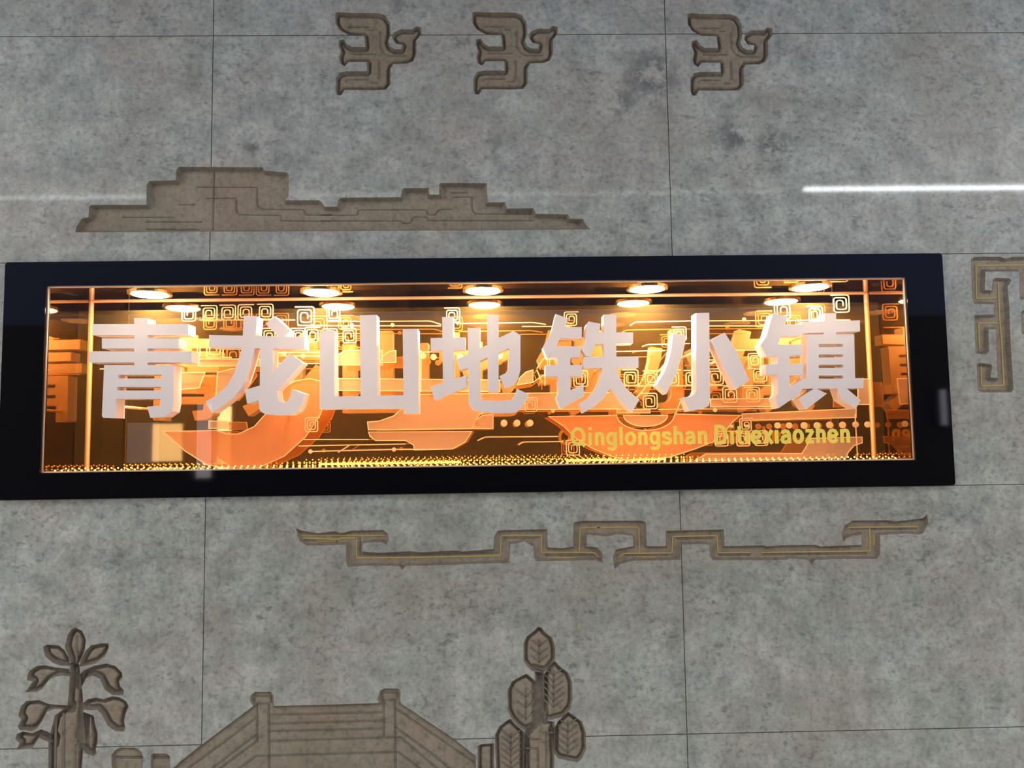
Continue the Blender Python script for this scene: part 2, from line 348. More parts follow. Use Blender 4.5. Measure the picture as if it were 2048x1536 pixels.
CARVE_H = 0.0026
wall_holes = []
def carve(name, polys, lines, style, D, w, label, cat, gold=None, lw=0.0028, ld=0.0035, gold_w=0.0028, line_w=0.0024, thin_base=False):
    polys = [W(p) for p in polys]; lines = [W(l) for l in lines]
    A = np.array([q for p in polys for q in p])
    h = CARVE_H
    xs = np.arange(A[:, 0].min(), A[:, 0].max(), h); zs = np.arange(A[:, 1].min(), A[:, 1].max(), h * .95)
    gx, gz = np.meshgrid(xs, zs); gx[1::2] += h / 2
    G = np.stack([gx.ravel(), gz.ravel()], 1)
    k = np.zeros(len(G), bool)
    for p in polys: k |= inside(G, p)
    G = G[k]; segs = loops(polys); G = G[segdist(G, segs) > h * .45]
    V, T = cdt(polys, [], G)
    d = segdist(V, segs)
    # rim of the union only: vertices lying on an edge of the area
    e = {}
    for t in T.tolist():
        for i in range(3):
            q = tuple(sorted((t[i], t[(i + 1) % 3]))); e[q] = e.get(q, 0) + 1
    rim = np.zeros(len(V), bool)
    for (a, b), c in e.items():
        if c == 1: rim[a] = rim[b] = True
    rseg = [(tuple(V[a]), tuple(V[b])) for (a, b), c in e.items() if c == 1]
    # merge: distance to the rim is d to rim segments (coarse polys keep this cheap)
    dr = np.minimum(segdist(V, segs), 1.0)
    if len(polys) > 1:
        dr = segdist(V, rseg)
    ss = lambda t: np.clip(t, 0, 1) ** 2 * (3 - 2 * np.clip(t, 0, 1))
    if style == 'tray':
        dep = D * ss(dr / w)
    else:
        dep = D * ss(dr / (w * .45)) - D * .62 * ss((d - w * .55) / (w * .6))
        dep = np.where(d < w * .55, np.maximum(dep, D * ss(dr / (w * .45)) * 1.0), dep)
    if lines:
        dl = segdist(V, [s for l in lines for s in zip(l[:-1], l[1:])])
        dep = dep + np.where(dr > w * .3, ld * np.exp(-(dl / lw) ** 2), 0)
    rng = np.random.default_rng(3)
    dep = dep + np.where(dr > w * .6, rng.normal(0, 0.00012, len(V)), 0)
    dep[rim] = 0
    pd = D if style == 'tray' else D * .38
    verts = np.stack([V[:, 0], dep, V[:, 1]], 1)
    faces = [tuple(t) for t in T.tolist()]
    cenT = V[T].mean(axis=1); dT = segdist(cenT, segs if style != 'tray' else [q for q in segs if not (thin_base and abs(q[0][1] - q[1][1]) < .008 * abs(q[0][0] - q[1][0]) + .002 and abs(q[0][0] - q[1][0]) > .3)])
    mi = (dT < w * (.95 if style == 'tray' else .85)).astype(int).tolist()
    e0 = empty(name, (float(A[:, 0].mean()), 0, float(A[:, 1].min()))) if (gold or lines) else None
    o = mk('carved_field' if e0 else name, verts, faces, [M_CARVE, M_GROOVE], parent=e0, mi=mi, smooth=True)
    top = e0 or o
    props(top, label, cat)
    wall_holes.extend(polys)
    for l in lines:
        vv, ff = ribbon(roundpath(l, 0.005, 2), line_w, pd - 0.0006, pd + 0.003)
        mk('incised_line', vv, ff, M_GROOVE, parent=e0)
    for l in (gold or []):
        vv, ff = ribbon(roundpath(W(l), 0.004, 2), gold_w, D - 0.0012, D + 0.0010)
        mk('gold_line', vv, ff, M_GOLD, parent=e0)
    return top

b1 = carve('swallow_carving', [bird], bird_l, 'groove', 0.0110, 0.0115, 'carved abstract swallow at the top, leftmost of the three above the lit sign', 'wall carving', lw=0.0024, ld=.001, line_w=0.0036)
b1['group'] = 'three swallow carvings along the top of the wall'
base = wall_holes[0]
x0, z0 = P(670.5, 25.6)
for (u, v), lab in (((944, 24.6), 'carved abstract swallow at the top, middle of the three above the lit sign'),
                    ((1374.4, 27.8), 'carved abstract swallow at the top, rightmost of the three, near the right vertical joint')):
    x1, z1 = P(u, v); c = b1.copy(); C.objects.link(c)
    for ch in b1.children:
        k = ch.copy(); C.objects.link(k); k.parent = c
    c.location = b1.location + Vector((x1 - x0, 0, z1 - z0)); c['label'] = lab
    wall_holes.append([(x + x1 - x0, z + z1 - z0) for x, z in base])
carve('mountain_carving', [mount], mount_l, 'tray', 0.0135, 0.0085, 'long brown stepped mountain range carved into stone just above the sign frame', 'wall carving', lw=0.0020, ld=0.0015, line_w=0.0020, thin_base=True)
carve('cloud_scroll_carving', [scroll], scroll_d, 'tray', 0.0080, 0.0065, 'long meandering cloud scroll carving with gold centre line, below the sign', 'wall carving', gold=scroll_g, lw=0.0018, ld=0.0025)
carve('fretwork_carving', [fret, fret2], [], 'tray', 0.0080, 0.0085, 'angular fretwork carving with gold line at the right edge beside the sign', 'wall carving', gold=fret_g, gold_w=0.0034)
carve('palm_carving', palm, palm_l, 'groove', 0.0125, 0.0130, 'carved broad-leaved tree with drooping fronds in the lower left corner', 'wall carving', lw=0.0040, ld=.001, line_w=0.005)
carve('bridge_carving', [bridge], bridge_l, 'tray', 0.0060, 0.0060, 'carved arched footbridge with railings at the bottom, between the two carved trees', 'wall carving', lw=0.0024, ld=0.0015, line_w=0.0026)
carve('round_post_carving', [postA], [cT([(1180,1440),(1440,1440)])], 'tray', 0.0060, 0.0080, 'carved round-topped railing post at the bottom beside the drooping tree', 'wall carving')
carve('short_post_carving', [postB], [cT([(1560,1440),(1735,1440)])], 'tray', 0.0050, 0.0060, 'small square carved post at the bottom just left of the bridge railing', 'wall carving')
carve('leafy_tree_carving', leaf + [postC], leaf_l, 'groove', 0.0110, 0.0115, 'carved tree of big veined oval leaves at the bottom, right of the bridge', 'wall carving', lw=0.0022, ld=0.0012, line_w=0.0026)

# ------------------------------------------------------------------ setting: stone wall, floor, hall
ZT = [OFF + JH * k for k in (3, 2, 1, 0, -1, -2, -3, -4)] + [0.0]
XT = [-4.8 + 1.2 * k for k in range(0, 10)]
SX0, SX1 = P(10.5, 526, -.012)[0], P(1911, 966, -.012)[0]
SZ1, SZ0 = OFF - JH - 0.001, OFF - 2 * JH + 0.001
JG = 0.0010
OX0, OX1 = P(92, 572, -.012)[0], P(1812, 553, -.012)[0]
OZ1, OZ0 = P(92, 572, -.012)[1], P(83, 946, -.012)[1]
recess = [(OX0 - .02, OZ0 - .02), (OX1 + .02, OZ0 - .02), (OX1 + .02, OZ1 + .02), (OX0 - .02, OZ1 + .02)]
Vw, Fw, Mi = [], [], []
def bb(p): return min(q[0] for q in p), max(q[0] for q in p), min(q[1] for q in p), max(q[1] for q in p)
joint_segs = []
for i in range(len(XT) - 1):
    for j in range(len(ZT) - 1):
        a, b, c, d = XT[i] + JG, XT[i + 1] - JG, ZT[j + 1] + JG, ZT[j] - JG
        hs = [h for h in wall_holes + [recess] if not (bb(h)[1] < a or bb(h)[0] > b or bb(h)[3] < c or bb(h)[2] > d)]
        V, T = cdt([[(a, c), (b, c), (b, d), (a, d)]], hs)
        # slab face keeps only what lies in the cell
        n = len(Vw)
        cen = V[T].mean(axis=1); ok = (cen[:, 0] > a) & (cen[:, 0] < b) & (cen[:, 1] > c) & (cen[:, 1] < d)
        T = T[ok]
        Vw += [(x, 0.0, z) for x, z in V]; Fw += [tuple(n + q for q in t) for t in T.tolist()]; Mi += [0] * len(T)
        # edges of the slab turning in towards the joint
        n = len(Vw)
        for (px, pz) in ((a, c), (b, c), (b, d), (a, d)): Vw += [(px, 0.0, pz), (px, 0.004, pz)]
# grout bed behind the joints, cut round carvings and recess
V, T = cdt([[(XT[0], 0), (XT[-1], 0), (XT[-1], ZT[0]), (XT[0], ZT[0])]], wall_holes + [recess])
n = len(Vw); Vw += [(x, 0.0022, z) for x, z in V]; Fw += [tuple(n + q for q in t) for t in T.tolist()]; Mi += [1] * len(T)
# solid body of the wall behind (with the recess of the sign left free)
for (x0_, x1_, z0_, z1_) in ((XT[0], recess[0][0] - .02, 0, ZT[0]), (recess[1][0] + .02, XT[-1], 0, ZT[0]), (recess[0][0] - .02, recess[1][0] + .02, 0, recess[0][1] - .02), (recess[0][0] - .02, recess[1][0] + .02, recess[2][1] + .02, ZT[0])):
    v, f = box(x0_, x1_, 0.02, 0.30, z0_, z1_); n = len(Vw); Vw += v; Fw += [tuple(n + q for q in t) for t in f]; Mi += [1] * 6
wall = mk('wall_back', Vw, Fw, [M_STONE, M_GROUT], mi=Mi, loc=Vector((0.6, 0.3, 0)))
wall['kind'] = 'structure'
M_FLOOR = stone('grey_floor_granite', S(176, 176, 175), S(192, 192, 191), S(178, 176, 172), 0.3, 0.0)
v, f = box(-4.8, 6.0, -4.0, 0.30, -0.1, 0.0); props(mk('floor', v, f, M_FLOOR), kind='structure')
M_HALL_UP = plain('bluish_upper_wall', S(72, 81, 116), 0.7)
M_HALL_LOW = plain('dark_lower_wall', S(34, 26, 28), 0.7)
v, f = box(-3.5, 5.9, -4.2, -4.0, 2.5, 5.45); v2, f2 = box(-3.5, 5.9, -4.2, -4.0, 0.0, 2.5)
vv, ff = join((v, f), (v2, f2)); o = mk('wall_front', vv, ff, [M_HALL_UP, M_HALL_LOW], mi=[0] * 6 + [1] * 6); o['kind'] = 'structure'


v, f = box(-4.8, 5.1, -1.25, 0.30, 3.6, 3.7); props(mk('shade_canopy', v, f, plain('grey_canopy', S(150, 150, 150), 0.8)), kind='structure')  # unseen canopy, added to keep overhead sky light off the upper wall

# tube lamps hanging in the hall: their mirror image is the white streak on the polished stone
def tube(u0, u1, v0, v1, es, label, D=2.7):
    (xa, za), (xb, zb) = refl(u0, v0, D), refl(u1, v1, D); z = (za + zb) / 2
    M = plain('tube_glow', (1, 1, 1, 1), 0.4, emis=(0.93, 0.98, 1.0, 1), es=es)
    e = empty('tube_lamp', ((xa + xb) / 2, -D, z - 0.013)); props(e, label, 'lamp', 'tube lamps hanging in the hall')
    V, F = [], []
    for k in range(12):
        a = 2 * math.pi * k / 12
        V += [(xa, -D + .013 * math.cos(a), z + .013 * math.sin(a)), (xb, -D + .013 * math.cos(a), z + .013 * math.sin(a))]
    F = [(2 * k, 2 * k + 1, (2 * k + 3) % 24, (2 * k + 2) % 24) for k in range(12)] + [tuple(range(0, 24, 2)), tuple(range(23, 0, -2))]
    mk('tube', V, F, M, parent=e)
    v, f = box(xa - .03, xb + .03, -D - .03, -D + .03, z + .016, z + .06); mk('housing', v, f, M_FRAMEEDGE, parent=e)
    for xr in (xa + .1, xb - .1):
        v, f = box(xr - .005, xr + .005, -D - .005, -D + .005, z + .06, 5.45); mk('suspension_rod', v, f, M_FRAMEEDGE, parent=e)
tube(1608, 2500, 379, 371, 34, 'bright hanging tube lamp mirrored as a white streak at the right of the stone')
tube(330, 1560, 393, 383, 1.8, 'dim long hanging tube lamp mirrored faintly across the stone above the sign')
tube(-500, 300, 399, 394, 5.0, 'shorter hanging tube lamp mirrored at the left of the stepped mountain carving')

# ------------------------------------------------------------------ the illuminated sign
sign = empty('illuminated_sign', ((SX0 + SX1) / 2, 0.0, SZ0))
props(sign, 'long black glass light box with white characters and amber interior in the stone wall', 'sign')
YF = -0.012
def rrect(x0, x1, z0, z1, r, n=5):
    o = []
    for cx_, cz_, a0 in ((x1 - r, z0 + r, -90), (x1 - r, z1 - r, 0), (x0 + r, z1 - r, 90), (x0 + r, z0 + r, 180)):
        for k in range(n + 1):
            a = math.radians(a0 + 90 * k / n); o.append((cx_ + r * math.cos(a), cz_ + r * math.sin(a)))
    return o
v, f = slab([rrect(SX0, SX1, SZ0, SZ1, 0.008)], [[(OX0, OZ0), (OX1, OZ0), (OX1, OZ1), (OX0, OZ1)]], YF, -0.004)
mk('glass_border', v, f, M_BLACK, parent=sign)
v, f = slab([rrect(SX0 + .004, SX1 - .004, SZ0 + .004, SZ1 - .004, 0.006)], [[(OX0 + .0035, OZ0 + .0035), (OX1 - .0035, OZ0 + .0035), (OX1 - .0035, OZ1 - .0035), (OX0 + .0035, OZ1 - .0035)]], -0.0038, 0.002)
mk('metal_frame', v, f, M_FRAMEEDGE, parent=sign)
v, f = box(OX0 + .0005, OX1 - .0005, YF, YF + .006, OZ0 + .0005, OZ1 - .0005); mk('glass_pane', v, f, M_GLASS, parent=sign)
DP = 0.20
t = .012
v, f = box(OX0 - t, OX1 + t, DP, DP + .01, OZ0 - t, OZ1 + t); mk('back_mirror', v, f, M_MIRROR, parent=sign)
v, f = box(OX0 - t, OX0, 0, DP, OZ0 - t, OZ1 + t); mk('side_mirror', v, f, M_MIRROR_SIDE, parent=sign)
v, f = box(OX1, OX1 + t, 0, DP, OZ0 - t, OZ1 + t); mk('side_mirror', v, f, M_MIRROR_SIDE, parent=sign)
v, f = box(OX0, OX1, 0, DP, OZ1, OZ1 + t); mk('top_mirror', v, f, M_MIRROR_SIDE, parent=sign)
v, f = box(OX0, OX1, 0, DP, OZ0 - t, OZ0); mk('bottom_mirror', v, f, M_MIRROR_SIDE, parent=sign)
w = .0035
v, f = slab([[(OX0, OZ0), (OX1, OZ0), (OX1, OZ1), (OX0, OZ1)]], [[(OX0 + w, OZ0 + w), (OX1 - w, OZ0 + w), (OX1 - w, OZ1 - w), (OX0 + w, OZ1 - w)]], -0.0055, -0.0038)
mk('opening_trim', v, f, M_TRIM, parent=sign)
for xa in (OX0, OX1 - .004):
    v, f = box(xa, xa + .004, DP - .006, DP, OZ0, OZ1); mk('corner_trim', v, f, M_TRIM, parent=sign)
v, f = box(OX0 + .007, OX1 - .007, DP - .006, DP, OZ1 - .0035, OZ1); mk('corner_trim', v, f, M_TRIM, parent=sign)

# downlights in the top of the box
for u, vv_ in ((298, 592), (642, 590), (966, 587), (1295, 580), (1622, 577)):
    x = P(u, vv_, .09)[0]; y = .095
    V = []; n = 40
    e = []
    for k in range(n):
        a = 2 * math.pi * k / n; e.append((math.cos(a), math.sin(a)))
    ro, ri = .056, .047
    V = [(x + ro * c, y + ro * s, OZ1) for c, s in e] + [(x + ro * c, y + ro * s, OZ1 - .004) for c, s in e] + [(x + ri * c, y + ri * s, OZ1 - .004) for c, s in e] + [(x + ri * c, y + ri * s, OZ1) for c, s in e]
    F = []
    for q in range(3):
        for k in range(n): F.append((q * n + k, q * n + (k + 1) % n, (q + 1) * n + (k + 1) % n, (q + 1) * n + k))
    d = mk('downlight', V, F, M_RING, parent=sign)
    V = [(x + ri * c, y + ri * s, OZ1 - .003) for c, s in e] + [(x + ri * .9 * c, y + ri * .9 * s, OZ1 - .006) for c, s in e]
    F = [(k, (k + 1) % n, n + (k + 1) % n, n + k) for k in range(n)] + [tuple(range(n, 2 * n))]
    mk('lamp_lens', V, F, M_DISC, parent=d)

# white block characters
YL0, YL1 = 0.035, 0.083
def cl(i): return crop(*[(150, 600, 6.144), (400, 600, 6.144), (620, 600, 6.144), (840, 600, 6.146), (1060, 600, 6.142), (1280, 600, 6.142), (1500, 600, 6.142)][i])
R4 = lambda a, b, c, d: [(a, c), (b, c), (b, d), (a, d)]
chars = [
 ([R4(212,1390,295,430), R4(728,888,222,800), R4(330,1275,470,595), R4(170,1435,630,768),
   [(358,800),(1215,800),(1210,1260),(1190,1370),(1100,1435),(925,1447),(885,1310),(1040,1300),(1050,1215),(500,1215),(495,1450),(345,1447),(330,1425)]],
  [R4(530,1065,918,965), R4(515,1055,1068,1112)]),
 ([[(112,430),(525,438),(1285,452),(1283,600),(700,592),(112,578)],
   [(540,190),(705,202),(685,430),(665,600),(640,720),(600,850),(550,1000),(490,1100),(400,1200),(300,1280),(145,1385),(62,1245),(140,1210),(250,1130),(340,1040),(420,900),(480,720),(510,600),(525,440)],
   [(1095,660),(1265,775),(1100,955),(950,1110),(722,1235),(580,1275),(550,1105),(735,1050),(895,890)],
   [(738,580),(895,580),(895,890),(950,1110),(952,1190),(968,1235),(1020,1262),(1080,1240),(1110,1180),(1130,1095),(1285,1150),(1250,1290),(1200,1370),(1120,1412),(950,1416),(800,1402),(745,1370),(725,1330),(722,1235),(735,1050)],
   [(805,292),(918,200),(1108,378),(1040,452),(960,447)]], []),
 ([[(118,378),(300,375),(300,1340),(120,1343)], [(612,188),(818,182),(828,1200),(622,1200)], [(1138,358),(1325,355),(1332,1395),(1152,1395)], [(118,1190),(1160,1168),(1160,1330),(118,1342)]], []),
 ([[(272,210),(408,205),(418,990),(283,1040)], [(130,468),(555,458),(555,612),(130,622)], [(130,1068),(570,925),(578,1065),(195,1228),(175,1225)],
   [(585,345),(738,340),(738,1160),(745,1215),(775,1238),(1020,1240),(1120,1225),(1165,1170),(1190,1090),(1340,1160),(1270,1290),(1200,1370),(1130,1385),(950,1390),(760,1375),(640,1340),(600,1280),(592,860)],
   [(820,185),(967,182),(965,1125),(835,1125)],
   [(445,730),(590,665),(740,590),(820,555),(968,465),(1150,380),(1235,430),(1235,860),(1210,960),(1150,1040),(1090,1070),(1040,1080),(978,935),(1050,900),(1078,850),(1095,590),(965,645),(820,710),(740,745),(590,835),(490,862)]], []),
 ([[(315,172),(465,225),(435,325),(400,400),(370,468),(325,560),(210,720),(155,585),(190,520),(250,420),(285,300)], [(420,332),(637,332),(635,470),(360,468)], [(300,568),(620,568),(620,700),(230,712)],
   [(335,690),(495,690),(497,1120),(350,1180)], [(190,800),(640,798),(643,938),(190,940)], [(350,1150),(497,1110),(658,1030),(662,1180),(375,1342),(322,1195)],
   [(720,262),(865,292),(850,395),(800,550),(745,695),(690,690),(635,610),(680,480),(690,300)], [(790,400),(1267,397),(1267,530),(770,540)], [(655,700),(1333,692),(1333,828),(655,838)],
   [(905,180),(1060,178),(1060,840),(910,840)], [(890,830),(1060,830),(985,1085),(900,1210),(800,1300),(655,1388),(600,1275),(700,1220),(790,1120),(850,1000),(885,870)],
   [(960,830),(1060,830),(1100,950),(1170,1070),(1250,1150),(1345,1220),(1250,1385),(1130,1260),(1020,1130),(970,1060)]], []),
 ([[(688,160),(850,156),(860,1240),(845,1300),(760,1340),(600,1368),(535,1195),(620,1190),(670,1160),(690,1110)],
   [(405,408),(565,435),(540,600),(500,740),(430,940),(325,1155),(200,1045),(290,900),(350,750),(385,600)], [(870,485),(1040,400),(1200,650),(1345,990),(1175,1100),(1010,790)]], []),
 ([[(285,165),(460,200),(435,300),(380,440),(340,560),(200,690),(130,555),(200,450),(250,280)], [(400,300),(640,300),(640,440),(370,440)], [(300,545),(640,545),(640,680),(200,690)],
   [(340,660),(485,660),(487,1080),(345,1230)], [(195,790),(650,780),(650,930),(195,915)], [(345,1150),(487,1080),(640,980),(640,1110),(600,1160),(350,1330),(310,1200)],
   [(915,165),(1058,160),(1055,450),(905,450)], [(640,268),(1350,250),(1352,385),(640,410)], [(705,425),(1280,420),(1292,975),(705,985)], [(640,965),(1395,960),(1393,1083),(640,1090)],
   [(800,1080),(945,1150),(690,1345),(600,1215)], [(1075,1080),(1180,1080),(1360,1230),(1300,1335),(1130,1230)]],
  [R4(845,1145,540,575), R4(845,1145,668,705), R4(845,1145,795,832), R4(845,1145,928,965)])]
CH = '青龙山地铁小镇'
for i, (add, holes) in enumerate(chars):
    c = cl(i)
    v, f = slab([W(c(p), YL0) for p in add], [W(c(p), YL0) for p in holes], YL0, YL1)
    o = mk('character_letter', v, f, M_LETTER, parent=sign); o['label'] = 'white block character ' + CH[i]
# standoffs holding the characters to the back
for i, pts in enumerate((((800, 690), (430, 1300)), ((600, 520), (1000, 1340)), ((220, 1200), (1230, 1200)), ((350, 540), (900, 600)), ((430, 870), (980, 760)), ((770, 600), (1100, 700), (400, 800)), ((420, 600), (1000, 330)))):
    for q in pts:
        (u, vq), = cl(i)([q]); x, z = P(u, vq, YL0)
        V = [(x + .004 * math.cos(2 * math.pi * k / 10), y, z + .004 * math.sin(2 * math.pi * k / 10)) for y in (YL1, DP) for k in range(10)]
        F = [(k, (k + 1) % 10, 10 + (k + 1) % 10, 10 + k) for k in range(10)]
        mk('standoff_rod', V, F, M_TRIM, parent=sign)

# yellow pinyin lettering on the inside of the glass
def ell(cx, cy, rx, ry, a0, a1, n=14):
    return [(cx + rx * math.cos(math.radians(a0 + (a1 - a0) * k / n)), cy + ry * math.sin(math.radians(a0 + (a1 - a0) * k / n))) for k in range(n + 1)]
GL = {
 'i': (.27, [[(.13, 0), (.13, .70)], [(.13, .85), (.13, 1.0)]]), 'l': (.27, [[(.13, 0), (.13, 1)]]),
 'n': (.52, [[(.13, 0), (.13, .70)], [(.13, .50), (.19, .60), (.27, .635), (.35, .60), (.39, .48), (.39, 0)]]),
 'h': (.52, [[(.13, 0), (.13, 1)], [(.13, .50), (.19, .60), (.27, .635), (.35, .60), (.39, .48), (.39, 0)]]),
 'o': (.52, [ell(.26, .35, .165, .295, -5, 185), ell(.26, .35, .165, .295, 175, 365)]),
 'g': (.53, [ell(.25, .36, .155, .28, -5, 185), ell(.25, .36, .155, .28, 175, 365), [(.405, .70), (.405, -.06), (.37, -.17), (.26, -.215), (.15, -.19), (.09, -.11)]]),
 's': (.47, [[(.38, .50), (.33, .61), (.23, .64), (.13, .61), (.10, .51), (.15, .42), (.25, .36), (.36, .29), (.385, .18), (.33, .09), (.23, .06), (.12, .09), (.07, .20)]]),
 'a': (.52, [[(.39, 0), (.39, .48), (.34, .605), (.24, .64), (.14, .605), (.10, .50)], [(.39, .42), (.24, .38), (.13, .32), (.09, .20), (.13, .09), (.22, .06), (.32, .10), (.39, .20)]]),
 'Q': (.72, [ell(.34, .50, .25, .43, -5, 185, 18), ell(.34, .50, .25, .43, 175, 365, 18), [(.38, .24), (.62, -.03)]]),
 'D': (.66, [[(.13, 0), (.13, 1)], [(.10, .93), (.28, .93), (.42, .86), (.50, .68), (.515, .5), (.50, .32), (.42, .14), (.28, .07), (.10, .07)]]),
 't': (.37, [[(.18, .92), (.18, .16), (.22, .08), (.34, .065)], [(.03, .64), (.34, .64)]]),
 'e': (.51, [[(.10, .36), (.42, .36)], [(.415, .36), (.40, .50), (.34, .61), (.25, .64), (.16, .605), (.10, .50), (.085, .35), (.10, .20), (.16, .09), (.25, .06), (.35, .09), (.41, .20)]]),
 'x': (.48, [[(.07, .70), (.41, 0)], [(.41, .70), (.07, 0)]]),
 'z': (.45, [[(.06, .635), (.38, .635)], [(.37, .64), (.08, .06)], [(.06, .065), (.40, .065)]]),
}
def strokequads(pts, w):
    vv, _ = ribbon(pts, w, 0, 1); n = len(pts); q = []
    for i in range(n - 1):
        a, b = 4 * i, 4 * (i + 1)
        q.append([(vv[a][0], vv[a][2]), (vv[a + 1][0], vv[a + 1][2]), (vv[b + 1][0], vv[b + 1][2]), (vv[b][0], vv[b][2])])
    return q
def lettering(txt, u0, u1, vb, vt, vb1):
    Y = 0.004; x0, zb = P(u0, vb, Y); x1, zb1 = P(u1, vb1, Y); zt = P(u0, vt, Y)[1]
    tot = sum(GL[c][0] for c in txt) - .10; sx = (x1 - x0) / tot; sz = zt - zb; pen = -.05; parts = []
    for c in txt:
        adv, st = GL[c]; Q = []
        for l in st:
            Q += strokequads([((pen + px) * sx, pz * sz) for px, pz in l], .178 * sz)
        v, f = slab([[(x0 + a, zb + b_) for a, b_ in q] for q in Q], [], Y, Y + .002)
        parts.append((v, f)); pen += adv
    V, F = join(*parts); mk('pinyin_lettering', V, F, M_YELLOW, parent=sign)
lettering('Qinglongshan', 1143, 1416, 891.5, 855, 889)
lettering('Ditiexiaozhen', 1430, 1701, 889, 850, 885)

# ------------------------------------------------------------------ etched acrylic scenery behind the characters
YE = 0.125
panel = None
v, f = box(OX0 + .004, OX1 - .004, YE + .004, YE + .008, OZ0 + .002, P(1024, 612, YE)[1])
panel = mk('acrylic_panel', v, f, M_PANEL, parent=sign)
def motif(pts, m=M_FROST, name='frosted_motif', outline=True):
    q = W(pts, YE)
    v, f = slab([q], [], YE, YE + .0038); mk(name, v, f, m, parent=panel)
    if outline:
        v, f = ribbon(q, .0022, YE - .0015, YE - .0002, closed=True); mk('etched_outline', v, f, M_ETCH, parent=panel)
motif([(327,863),(432,861),(453,868),(477,868),(509,853),(525,835),(545,815),(556,795),(560,780),(590,762),(620,757),(650,765),(655,790),(640,830),(611,874),(569,912),(516,936),(465,938),(415,930),(370,902)], M_FROST_O)
motif([(735,844),(759,842),(787,832),(803,818),(812,795),(842,789),(1000,787),(1160,785),(1262,785),(1262,818),(1100,819),(1040,819),(985,822),(960,828),(948,845),(944,857),(737,860)])
motif([(737,864),(944,863),(930,884),(905,898),(829,900),(827,890),(811,881),(751,881),(740,873)])
motif([(677,757),(1000,760),(1000,783),(677,781)])
motif([(397,718),(520,718),(520,732),(397,732)])
motif([(672,712),(690,701),(765,701),(765,730),(672,730)])
motif([(760,725),(766,712),(778,703),(792,701),(792,725)])
motif([(945,857),(950,842),(965,831),(986,829),(986,857)])
motif([(1034,770),(1040,755),(1052,744),(1066,740),(1066,765)])
hc = [(1291 + 58 * math.cos(math.radians(a)), 829 + 32 * math.sin(math.radians(a))) for a in range(0, 181, 12)]
motif([(1097,833),(1233,831)] + hc[::-1] + [(1351,828),(1481,831),(1467,842),(1446,867),(1425,884),(1390,898),(1340,914),(1260,923),(1222,912),(1187,898),(1152,877),(1127,852)], M_FROST_O)
motif([(1291 + 44 * math.cos(math.radians(a)), 831 + 22 * math.sin(math.radians(a))) for a in range(0, 181, 12)])
motif([(1421,798),(1545,797),(1545,813),(1421,814)])
motif([(1484,828),(1712,817),(1712,835),(1484,841)])
motif([(1716,758),(1741,758),(1741,809),(1716,809)])
motif([(1388,922),(1411,908),(1604,907),(1622,877),(1724,874),(1724,886),(1708,891),(1696,905),(1692,916)])
motif([(1234,819),(1300,819),(1300,826),(1234,826)])
motif([(418,842),(455,842),(458,857),(418,857)])
motif([(340,745),(410,745),(398,776),(352,780)])
motif([(435,745),(475,735),(478,742),(440,795),(432,795)])

def spiral(u, v, s, flip=1):
    x, z = P(u, v, YE); k = s / 2 / 760 * 1.065; st = k * .30
    pts = []; r = k; x0, z0 = -k, -k
    seq = [(-k, -k), (-k, k), (k, k), (k, -k + st * .3), (-k + st, -k + st * .3), (-k + st, k - st), (k - st, k - st), (k - st, -k + 1.3 * st), (-k + 2 * st, -k + 1.3 * st), (-k + 2 * st, k - 2 * st), (k - 2.2 * st, k - 2 * st), (k - 2.2 * st, -k + 2.6 * st)]
    pts = roundpath([(x + flip * a, z + b) for a, b in seq[1:]], k * .3, 3)
    vv, ff = ribbon(pts, .0026, YE - .0012, YE + .0008); mk('spiral_motif', vv, ff, M_ETCH, parent=panel)
sp = [(380,628,31),(418,627,31),(455,626,31),(492,625,31),(530,624,31),(609,633,38),(669,628,30),(697,672,30),(660,672,28),(625,670,30),(597,671,28),(539,672,30),(625,850,28),(427,698,37),
 (904,631,30),(1143,638,28),(1159,758,32),(1060,810,28),(1148,896,30),(1260,756,32),(1300,756,28),(1346,756,32),(1383,756,30),(1430,754,32),(1511,721,28),(1518,749,30),(1298,803,32),(1462,790,32),(1504,790,30),
 (1358,668,28),(1567,621,36),(1629,629,32),(1680,608,36),(1445,878,30),(1484,878,30),(1520,877,30),(1493,850,26),(1105,724,28)]
for i, (u, v_, s) in enumerate(sp): spiral(u, v_, s, 1 if i % 3 else -1)
def disc(u, v_, r, name='dot_motif'):
    x, z = P(u, v_, YE); r = r / 760 * 1.065
    q = [(x + r * math.cos(a * math.pi / 9), z + r * math.sin(a * math.pi / 9)) for a in range(18)]
    vv, ff = slab([q], [], YE - .002, YE + .001); mk(name, vv, ff, M_ETCH, parent=panel)
for u, v_, r in ((1608,851,6.5),(1634,851,6.5),(1659,850,6.5),(1685,850,6.5),(1578,851,6),(1555,851,6),(1711,849,6),(1735,849,6),(1008,846,6.5),(1034,846,6.5),(1060,846,6.5),(920,714,6.5),(867,714,6),(846,712,6),(999,712,6.5),
                (704,651,4),(785,650,4),(1488,639,4),(1430,820,4),(569,707,4),(606,712,4),(621,903,4),(788,899,4),(1106,822,3.5)): disc(u, v_, r)
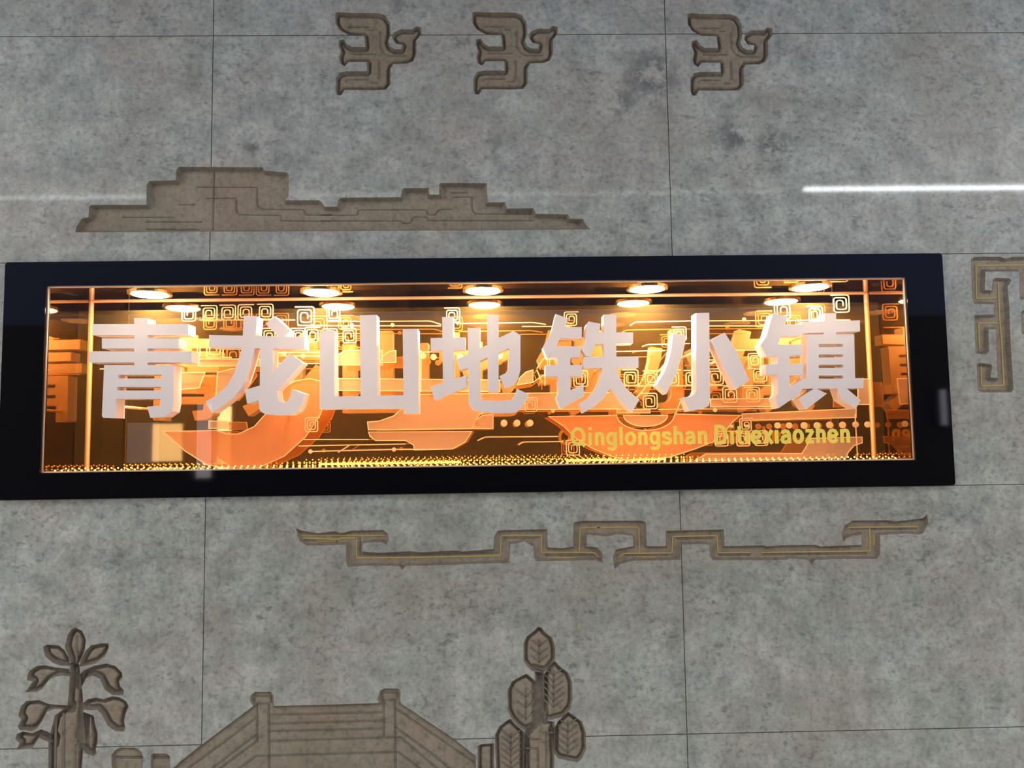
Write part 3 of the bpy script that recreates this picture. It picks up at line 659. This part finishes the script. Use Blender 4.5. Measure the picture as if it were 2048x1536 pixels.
for l in ([(595,651),(882,652)],[(657,643),(861,642),(882,649)],[(400,640),(590,640)],[(912,647),(1067,645),(1092,649)],[(1044,653),(1140,653)],[(1260,651),(1270,644),(1376,642),(1700,640)],[(1418,652),(1527,652)],
          [(1233,703),(1330,701)],[(1284,693),(1295,689),(1380,687)],[(1418,701),(1516,700)],[(1495,737),(1530,737)],[(1235,772),(1540,771)],[(1316,819),(1551,817)],[(480,705),(640,705)],[(425,714),(463,715)],[(558,712),(640,712)],
          [(607,879),(737,879)],[(597,892),(811,888)],[(621,903),(788,899),(850,899)],[(955,881),(969,874),(1116,873)],[(1037,890),(1046,884),(1127,883)],[(1351,828),(1362,800)],[(1710,828),(1715,914)],
          [(835,704),(1000,703)],[(1074,737),(1086,718),(1108,705)],[(1074,740),(1084,765)],[(842,784),(842,700)],[(1395,720),(1470,720)],[(395,690),(395,705)],[(1360,690),(1270,800)],[(1385,770),(1385,735)],[(676,905),(700,890)],
          [(1066,765),(1090,748),(1110,748)],[(1090,740),(1090,772)],[(200,738),(300,736)],[(540,727),(640,727)],[(1395,770),(1395,800)],[(340,690),(400,690),(400,712)],[(250,660),(330,655)]):
    q = roundpath(W(l, YE), .008, 3); vv, ff = ribbon(q, .0026, YE - .0012, YE + .0008); mk('etched_line', vv, ff, M_ETCH, parent=panel)

# gold LED strip and beads along the bottom of the box
for ua, ub in ((565, 905), (1160, 1400)):
    v, f = box(P(ua, 930)[0], P(ub, 930)[0], .004, .010, OZ0, OZ0 + .0022); mk('led_strip', v, f, M_STRIP, parent=sign)
def beadmesh(x, y, z, r=.0026):
    V = [(x, y, z + r)]; F = []
    for j in (1, 2):
        a = j * math.pi / 3
        V += [(x + r * math.sin(a) * math.cos(k * math.pi / 3), y + r * math.sin(a) * math.sin(k * math.pi / 3), z + r * math.cos(a)) for k in range(6)]
    V.append((x, y, z - r))
    for k in range(6):
        q = (k + 1) % 6; F += [(0, 1 + k, 1 + q), (1 + k, 7 + k, 7 + q, 1 + q), (7 + k, 13, 7 + q)]
    return V, F
proto = None; rest = []
n = 130; cnt = 0
for row, (y, up) in enumerate(((.018, .004), (.050, .008), (.085, .013), (.115, .020))):
    for k in range(n):
        x = OX0 + .02 + (OX1 - OX0 - .04) * (k + .5 * (row % 2)) / n; z = OZ0 + up
        if row == 0 and k % 2 == 0 and cnt < 100:
            cnt += 1
            if proto is None:
                V, F = beadmesh(x, y, z); proto = mk('led_bead', V, F, M_BEAD, parent=sign); px_ = x
            else:
                c = proto.copy(); C.objects.link(c); c.parent = sign; c.location = proto.location + Vector((x - px_, 0, 0))
        elif row < 2 or OX0 + .62 < x < OX1 - .55: rest.append(beadmesh(x, y, z, .0026 - .0004 * row))
V, F = join(*rest); o = mk('led_bead', V, F, M_BEAD, parent=sign); o['kind'] = 'stuff'

# lit posters on the far side of the hall, seen only mirrored in the glass
def poster(u0, u1, v0, v1, es, col, label):
    D = 3.93
    xa, z1 = refl(u0, v0, D); xb, z0 = refl(u1, v1, D)
    e = empty('lit_poster', ((xa + xb) / 2, -4.0, z0)); props(e, label, 'light box')
    v, f = box(xa, xb, -3.95, -3.93, z0, z1); mk('poster_face', v, f, plain('poster_glow', col, .5, emis=col, es=es), parent=e)
    v, f = box(xa - .02, xb + .02, -4.0, -3.951, z0 - .02, z1 + .02); mk('poster_case', v, f, M_FRAMEEDGE, parent=e)
poster(258, 318, 846, 925, .6, (1, .95, .85, 1), 'small pale lit poster mirrored low in the left of the glass')
poster(397, 422, 808, 955, 2.6, (1, .93, .95, 1), 'narrow bright vertical light box mirrored in the left of the glass')
poster(1878, 1892, 780, 850, 1.0, (.9, .9, 1, 1), 'narrow dim light box mirrored in the right black border')
